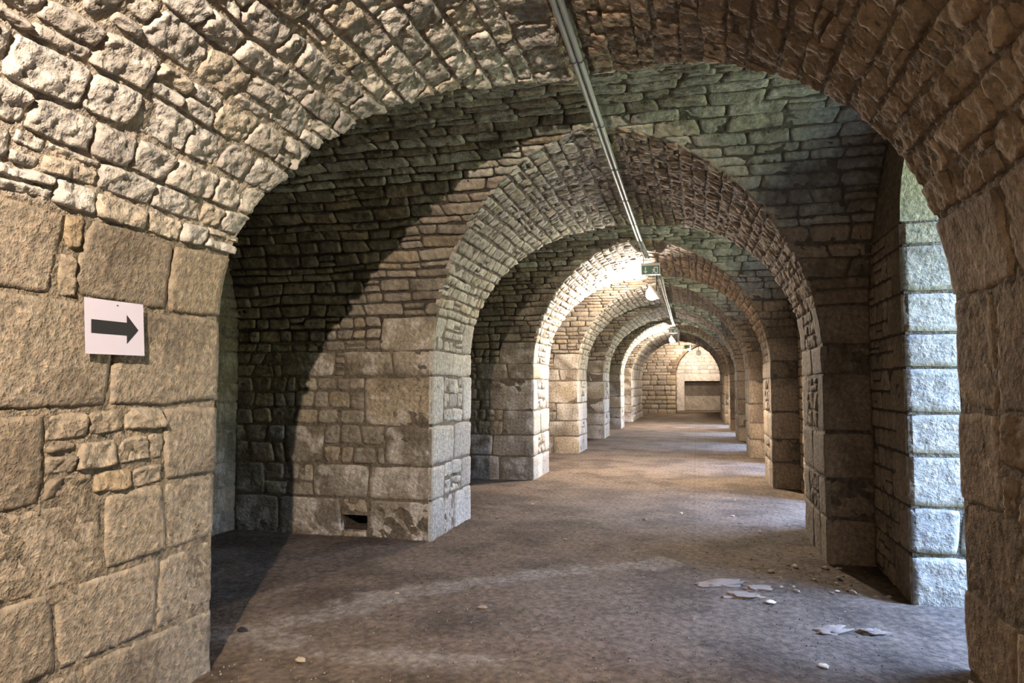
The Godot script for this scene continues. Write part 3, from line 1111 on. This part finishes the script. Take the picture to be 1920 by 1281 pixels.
func build_sheet() -> void:
	var o := thing("paper_sheet", Vector3(XC - XA + 0.045, 1.475, -2.305), "white paper sheet with a black right-pointing arrow pinned to the stone", "sign")
	o.rotation = Vector3(0, PI / 2, 0)
	# local: x to the viewer's right (away down the corridor), y up, z off the wall
	var bag := Bag.new()
	for j in 9:
		for i in 13:
			var x := lerpf(-0.144, 0.144, i / 12.0)
			var y := lerpf(0.0, 0.212, j / 8.0)
			var tilt := 0.012 * (0.5 - i / 12.0)
			var z := 0.010 * (1.0 - j / 8.0) + 0.006 * pow(i / 12.0, 2.0)
			bag.v.push_back(Vector3(x + 0.01 * (1.0 - j / 8.0) * 0.5, y - tilt * 0.2, z))
			bag.n.push_back(Vector3.BACK)
			bag.c.push_back(Color.WHITE)
	grid_normals(bag, 0, 13, 9)
	grid_faces(bag, 0, 13, 9)
	var page := part("sheet", bag.mesh(M.paper), null, o)
	var pts := PackedVector2Array([Vector2(-0.112, 0.079), Vector2(0.058, 0.079), Vector2(0.058, 0.046), Vector2(0.118, 0.104), Vector2(0.058, 0.162), Vector2(0.058, 0.131), Vector2(-0.112, 0.131)])
	part("arrow", slab(pts, 0.0006), M.ink, page, Vector3(0, 0, 0.0125), Vector3(-0.045, -0.02, 0))
	var pin := SphereMesh.new()
	pin.radius = 0.0035; pin.height = 0.005; pin.radial_segments = 10; pin.rings = 5
	part("pin", pin, M.steel, o, Vector3(0.012, 0.196, 0.004))

func tube(path: Array, radius: float, sides := 10) -> ArrayMesh:
	var bag := Bag.new()
	var n := path.size()
	for j in n:
		var p: Vector3 = path[j]
		var a: Vector3 = path[maxi(j - 1, 0)]
		var b: Vector3 = path[mini(j + 1, n - 1)]
		var t := (b - a).normalized()
		var x := t.cross(Vector3.UP).normalized()
		var y := x.cross(t).normalized()
		for i in sides + 1:
			var an := TAU * i / sides
			var nn := x * cos(an) + y * sin(an)
			bag.v.push_back(p + nn * radius)
			bag.n.push_back(nn)
			bag.c.push_back(Color.WHITE)
	grid_faces(bag, 0, sides + 1, n)
	return bag.mesh(M.pipe)

func smooth_path(pts: Array, per: int) -> Array:
	var c := Curve3D.new()
	for i in pts.size():
		var tan: Vector3 = Vector3.ZERO
		if i > 0 and i < pts.size() - 1: tan = (pts[i + 1] - pts[i - 1]).normalized() * 0.08
		c.add_point(pts[i], -tan, tan)
	var out := []
	for i in pts.size() - 1:
		for q in per: out.append(c.sample(i, float(q) / per))
	out.append(pts[pts.size() - 1])
	return out

func build_pipes() -> void:
	var first := [Vector3(-0.59, 3.08, 3.0), Vector3(-0.585, 3.085, -3.05), Vector3(-0.603, 3.06, -5.1), Vector3(-0.612, 3.05, -6.45), Vector3(-0.618, 3.03, -8.1), Vector3(-0.62, 3.06, -9.65)]
	var second := [Vector3(-0.56, 3.05, -10.2), Vector3(-0.525, 3.03, -11.4), Vector3(-0.55, 3.03, -13.4), Vector3(-0.575, 3.03, -16.8), Vector3(-0.60, 3.03, -19.0), Vector3(-0.60, 3.04, -21.8)]
	var third := [Vector3(-0.55, 3.04, -22.4), Vector3(-0.56, 3.03, -24.0), Vector3(-0.62, 2.96, -26.5), Vector3(-0.60, 2.80, -26.9)]
	var runs := [first, second, third]
	for r in 3:
		for side in [-1.0, 1.0]:
			var pts := []
			for p in runs[r]: pts.append(p + Vector3(side * 0.0175, 0, 0))
			var at: Vector3 = pts[0]
			var o := thing("conduit", at, "%s of the twin grey conduits under the vault, %s" % ["left one" if side < 0 else "right one", ["nearest run", "run past the bright lamp", "short farthest run"][r]], "conduit", "conduits along the crown of the vault")
			var path := smooth_path(pts, 8)
			var local := []
			for p in path: local.append(p - at)
			part("tube", tube(local, 0.0155), null, o)
			# black saddle rings
			var ring := CylinderMesh.new()
			ring.top_radius = 0.0172; ring.bottom_radius = 0.0172; ring.height = 0.014; ring.radial_segments = 14
			var step := 0.95
			var run := 0.0
			for i in range(1, local.size()):
				var seg: float = local[i].distance_to(local[i - 1])
				var q := 0.0
				while run + (seg - q) >= step:
					q += step - run
					run = 0.0
					var pp: Vector3 = local[i - 1].lerp(local[i], q / seg)
					var dir: Vector3 = (local[i] - local[i - 1]).normalized()
					var c := part("clip", ring, M.clip, o, pp)
					c.basis = Basis(Quaternion(Vector3.UP, dir))
				run += seg - q

func build_lamp(n: int, z: float) -> void:
	var at := Vector3(-0.645, 2.80, z)
	if n == 0: at = Vector3(-0.56, 2.90, z)
	if n == 3: at = Vector3(0.1, 2.9, z)
	if n == 4: at = Vector3(-0.25, 2.95, z)
	if n == 2: at.x = -0.72
	var lab: String = ["lit round bulkhead lamp over the camera's bay", "blazing round lamp hung under the third vault behind the exit sign", "small round white lamp below the second exit sign", "lamp lighting the plastered wall in the end room", "lamp beside the farthest exit sign in the end room"][n]
	var o := thing("bulkhead_lamp", at, lab, "lamp")
	# faces the corridor's closed side: local z points to -x
	o.rotation = Vector3(0, -PI / 2, 0)
	if n == 1 or n == 2: o.rotation.y += deg_to_rad(4)
	if n == 0: o.rotation.y += deg_to_rad(5)
	var tilt := deg_to_rad([6.0, 38.0, 38.0, 0.0, 0.0][n])
	o.rotation.x = tilt
	if n == 3: o.rotation = Vector3(0, PI * 1.1, 0)
	var plate := CylinderMesh.new()
	plate.top_radius = 0.125; plate.bottom_radius = 0.14; plate.height = 0.03; plate.radial_segments = 28
	part("housing", plate, M.housing, o, Vector3(0, 0, -0.02), Vector3(PI / 2, 0, 0))
	var dome := SphereMesh.new()
	dome.radius = 0.105; dome.height = 0.13; dome.is_hemisphere = true; dome.radial_segments = 28; dome.rings = 10
	part("glass_dome", dome, M.glow, o, Vector3(0, 0, -0.004), Vector3(PI / 2, 0, 0))
	var rod := CylinderMesh.new()
	rod.top_radius = 0.012; rod.bottom_radius = 0.012; rod.height = 0.28 if n != 0 else 0.18
	if n >= 3: rod.height = 0.40; rod.radial_segments = 10
	part("bracket", rod, M.steel, o, Basis(Vector3.RIGHT, -tilt) * Vector3(0, 0.09 + rod.height * 0.5 - 0.06, -0.05), Vector3(-tilt, 0, 0))
	var l := OmniLight3D.new()
	l.name = "lamp_light"
	o.add_child(l)
	l.position = Vector3(0, 0, 0.014)
	l.light_energy = [41.0, 36.0, 34.0, 11.0, 15.0][n]
	l.light_color = Color(1.0, 0.92, 0.84)
	l.light_size = 0.018
	l.omni_range = 30.0
	l.omni_attenuation = 2.0
	l.shadow_enabled = true

func build_signs() -> void:
	var spots := [[Vector3(-0.60, 2.885, -10.05), 0.10, "green exit sign hanging in front of the blazing lamp"], [Vector3(-0.665, 2.905, -22.1), 0.09, "second, smaller-looking green exit sign farther down the corridor"], [Vector3(-0.39, 2.93, -32.5), 0.27, "farthest green exit sign by the arch in the end room"]]
	for s in spots:
		var o := thing("exit_sign", s[0], s[2], "exit sign", "exit signs down the corridor")
		var box := BoxMesh.new()
		box.size = Vector3(0.262, 0.165, 0.05)
		part("housing", box, M.housing, o, Vector3(0, 0.0825, 0))
		var pan := BoxMesh.new()
		pan.size = Vector3(0.238, 0.118, 0.004)
		var face := part("panel", pan, M.green, o, Vector3(0, 0.069, 0.0255))
		var arrow := PackedVector2Array([Vector2(-0.07, 0.018), Vector2(-0.04, 0.052), Vector2(-0.061, 0.052), Vector2(-0.061, 0.11), Vector2(-0.079, 0.11), Vector2(-0.079, 0.052), Vector2(-0.10, 0.052)])
		part("arrow", slab(arrow, 0.001), M.white, face, Vector3(0, -0.069, 0.0021))
		# running figure and doorway
		var door := PackedVector2Array([Vector2(0.055, 0.018), Vector2(0.10, 0.018), Vector2(0.10, 0.11), Vector2(0.055, 0.11), Vector2(0.055, 0.095), Vector2(0.088, 0.095), Vector2(0.088, 0.03), Vector2(0.055, 0.03)])
		part("doorway", slab(door, 0.001), M.white, face, Vector3(0, -0.069, 0.0021))
		var man := PackedVector2Array([Vector2(0.02, 0.02), Vector2(0.032, 0.02), Vector2(0.044, 0.045), Vector2(0.058, 0.035), Vector2(0.075, 0.03), Vector2(0.075, 0.04), Vector2(0.058, 0.05), Vector2(0.055, 0.07), Vector2(0.07, 0.066), Vector2(0.07, 0.075), Vector2(0.045, 0.085), Vector2(0.025, 0.075), Vector2(0.022, 0.06), Vector2(0.027, 0.058), Vector2(0.034, 0.068), Vector2(0.036, 0.05)])
		part("running_figure", slab(man, 0.001), M.white, face, Vector3(0, -0.069, 0.0021))
		var head := CylinderMesh.new()
		head.top_radius = 0.009; head.bottom_radius = 0.009; head.height = 0.001; head.radial_segments = 14
		part("figure_head", head, M.white, face, Vector3(0.052, 0.028, 0.0026), Vector3(PI / 2, 0, 0))
		for x in [-0.1, 0.1]:
			var rod := CylinderMesh.new()
			rod.top_radius = 0.005; rod.bottom_radius = 0.005; rod.height = s[1]; rod.radial_segments = 8
			part("hanger", rod, M.steel, o, Vector3(x, 0.16 + s[1] * 0.5, 0))

func pebble_mesh(sd: int, squash: float, segs := 7, freq := 1.1, amp := 0.55) -> ArrayMesh:
	var n := FastNoiseLite.new()
	n.seed = sd; n.frequency = freq
	var bag := Bag.new()
	for j in segs + 1:
		var a := PI * j / segs
		for i in segs * 2 + 1:
			var b := TAU * (i % (segs * 2)) / (segs * 2)
			var d := Vector3(sin(a) * cos(b), cos(a), sin(a) * sin(b))
			var r := 1.0 + amp * n.get_noise_3dv(d)
			bag.v.push_back(Vector3(d.x * r, d.y * r * squash, d.z * r))
			bag.n.push_back(d)
			bag.c.push_back(Color.WHITE)
	grid_normals(bag, 0, segs * 2 + 1, segs + 1)
	grid_faces(bag, 0, segs * 2 + 1, segs + 1)
	return bag.mesh(M.plain)

func build_stones() -> void:
	rng.seed = 4242
	var mats := []
	for c in [Color(0.72, 0.66, 0.58), Color(0.60, 0.54, 0.46), Color(0.50, 0.43, 0.36), Color(0.46, 0.40, 0.34)]:
		mats.append(plain(c, 0.95))
	var shapes := []
	for i in 6: shapes.append(pebble_mesh(50 + i, [0.45, 0.6, 0.35, 0.5, 0.7, 0.3][i]))
	# flat slabs of rock that show through the earth
	for f in [[Vector3(0.14, 0, -5.14), Vector3(0.17, 0.022, 0.075), 0.5, "long pale bedrock slab showing through the earth floor"], [Vector3(0.26, 0, -4.88), Vector3(0.12, 0.022, 0.06), 0.2, "shorter pale rock slab just in front of the long one"], [Vector3(0.37, 0, -5.07), Vector3(0.09, 0.022, 0.04), 0.1, "thin grey rock end beside the long pale slab"], [Vector3(0.70, 0, -4.33), Vector3(0.11, 0.018, 0.06), 0.6, "pale rock patch in the floor lit by the doorway"], [Vector3(0.91, 0, -4.34), Vector3(0.08, 0.022, 0.035), 0.1, "small pale rock patch nearest the doorway"]]:
		var o := thing("rock_slab", f[0], f[3], "rock", "rock slabs in the floor")
		var m := part("rock", pebble_mesh(300 + int(f[0].x * 100.0), 1.0, 14, 1.4, 0.75), mats[3], o)
		m.scale = f[1]
		m.rotation.y = f[2]
	# loose stones that can be told apart
	for f in [[Vector3(0.425, 0, -4.77), 0.024, 0, "pale loose stone right of the rock slabs"], [Vector3(-1.907, 0, -3.207), 0.02, 1, "tan loose stone near the bottom edge beside the left pier"], [Vector3(-1.28, 0, -4.22), 0.024, 2, "rounded grey pebble in the middle of the floor"], [Vector3(-2.442, 0, -3.505), 0.022, 4, "dark lump of stone on the shadow line"]]:
		var o := thing("loose_stone", f[0], f[3], "stone", "loose stones on the floor")
		var m := part("stone", shapes[f[2]], plain(Color(0.08, 0.07, 0.07), 0.9) if f[2] == 4 else mats[f[2] % 4], o, Vector3(0, f[1] * 0.3, 0))
		m.scale = Vector3(1.3, 1.0, 0.9) * f[1]
	for i in 46:
		var near_pier := i < 24
		var p := Vector3(rng.randf_range(0.5, 1.2), 0, rng.randf_range(-5.9, -5.05)) if near_pier else Vector3(rng.randf_range(-2.0, 1.1), 0, rng.randf_range(-9.0, -3.0))
		if near_pier and p.x > 0.9 and p.z < -5.8: p.z += 0.4
		var sz := rng.randf_range(0.008, 0.022)
		var o := thing("pebble", p, "small pale pebble lying at the foot of the right-hand pier" if near_pier else "small pebble scattered on the open earth floor", "pebble", "pebbles by the right-hand pier" if near_pier else "pebbles on the open floor")
		var m := part("stone", shapes[rng.randi() % 6], mats[rng.randi() % 4], o, Vector3(0, sz * 0.25, 0))
		m.scale = Vector3(rng.randf_range(0.9, 1.5), 1.0, rng.randf_range(0.8, 1.2)) * sz
		m.rotation.y = rng.randf() * TAU
	# grit that nobody could count
	var mm := MultiMesh.new()
	mm.transform_format = MultiMesh.TRANSFORM_3D
	mm.use_colors = true
	var gm := pebble_mesh(77, 0.5, 3)
	var gmat := plain(Color(1, 1, 1), 0.95)
	gmat.vertex_color_use_as_albedo = true
	gm.surface_set_material(0, gmat)
	mm.mesh = gm
	mm.instance_count = 14000
	for i in 14000:
		var d := 2.0 + 16.0 * pow(rng.randf(), 1.6)
		var x := rng.randf_range(-2.2, 0.9)
		if rng.randf() < 0.25: x = rng.randf_range(-4.1, 1.2)
		var sz := rng.randf_range(0.0015, 0.006)
		var b := Basis.from_euler(Vector3(rng.randf() * 6.0, rng.randf() * 6.0, rng.randf() * 6.0)).scaled(Vector3.ONE * sz)
		mm.set_instance_transform(i, Transform3D(b, Vector3(x, 0.014 * n_stain.get_noise_3d(x * 0.9, 3.0, d * 0.9) + sz * 0.3, -d)))
		var g := 0.04 + 0.26 * pow(rng.randf(), 2.0)
		mm.set_instance_color(i, Color(g, g * 0.86, g * 0.70))
	var gi := MultiMeshInstance3D.new()
	gi.name = "grit"
	gi.multimesh = mm
	add_child(gi)
	gi.set_meta("kind", "stuff"); gi.set_meta("label", "fine grit strewn over the earth floor"); gi.set_meta("category", "grit")
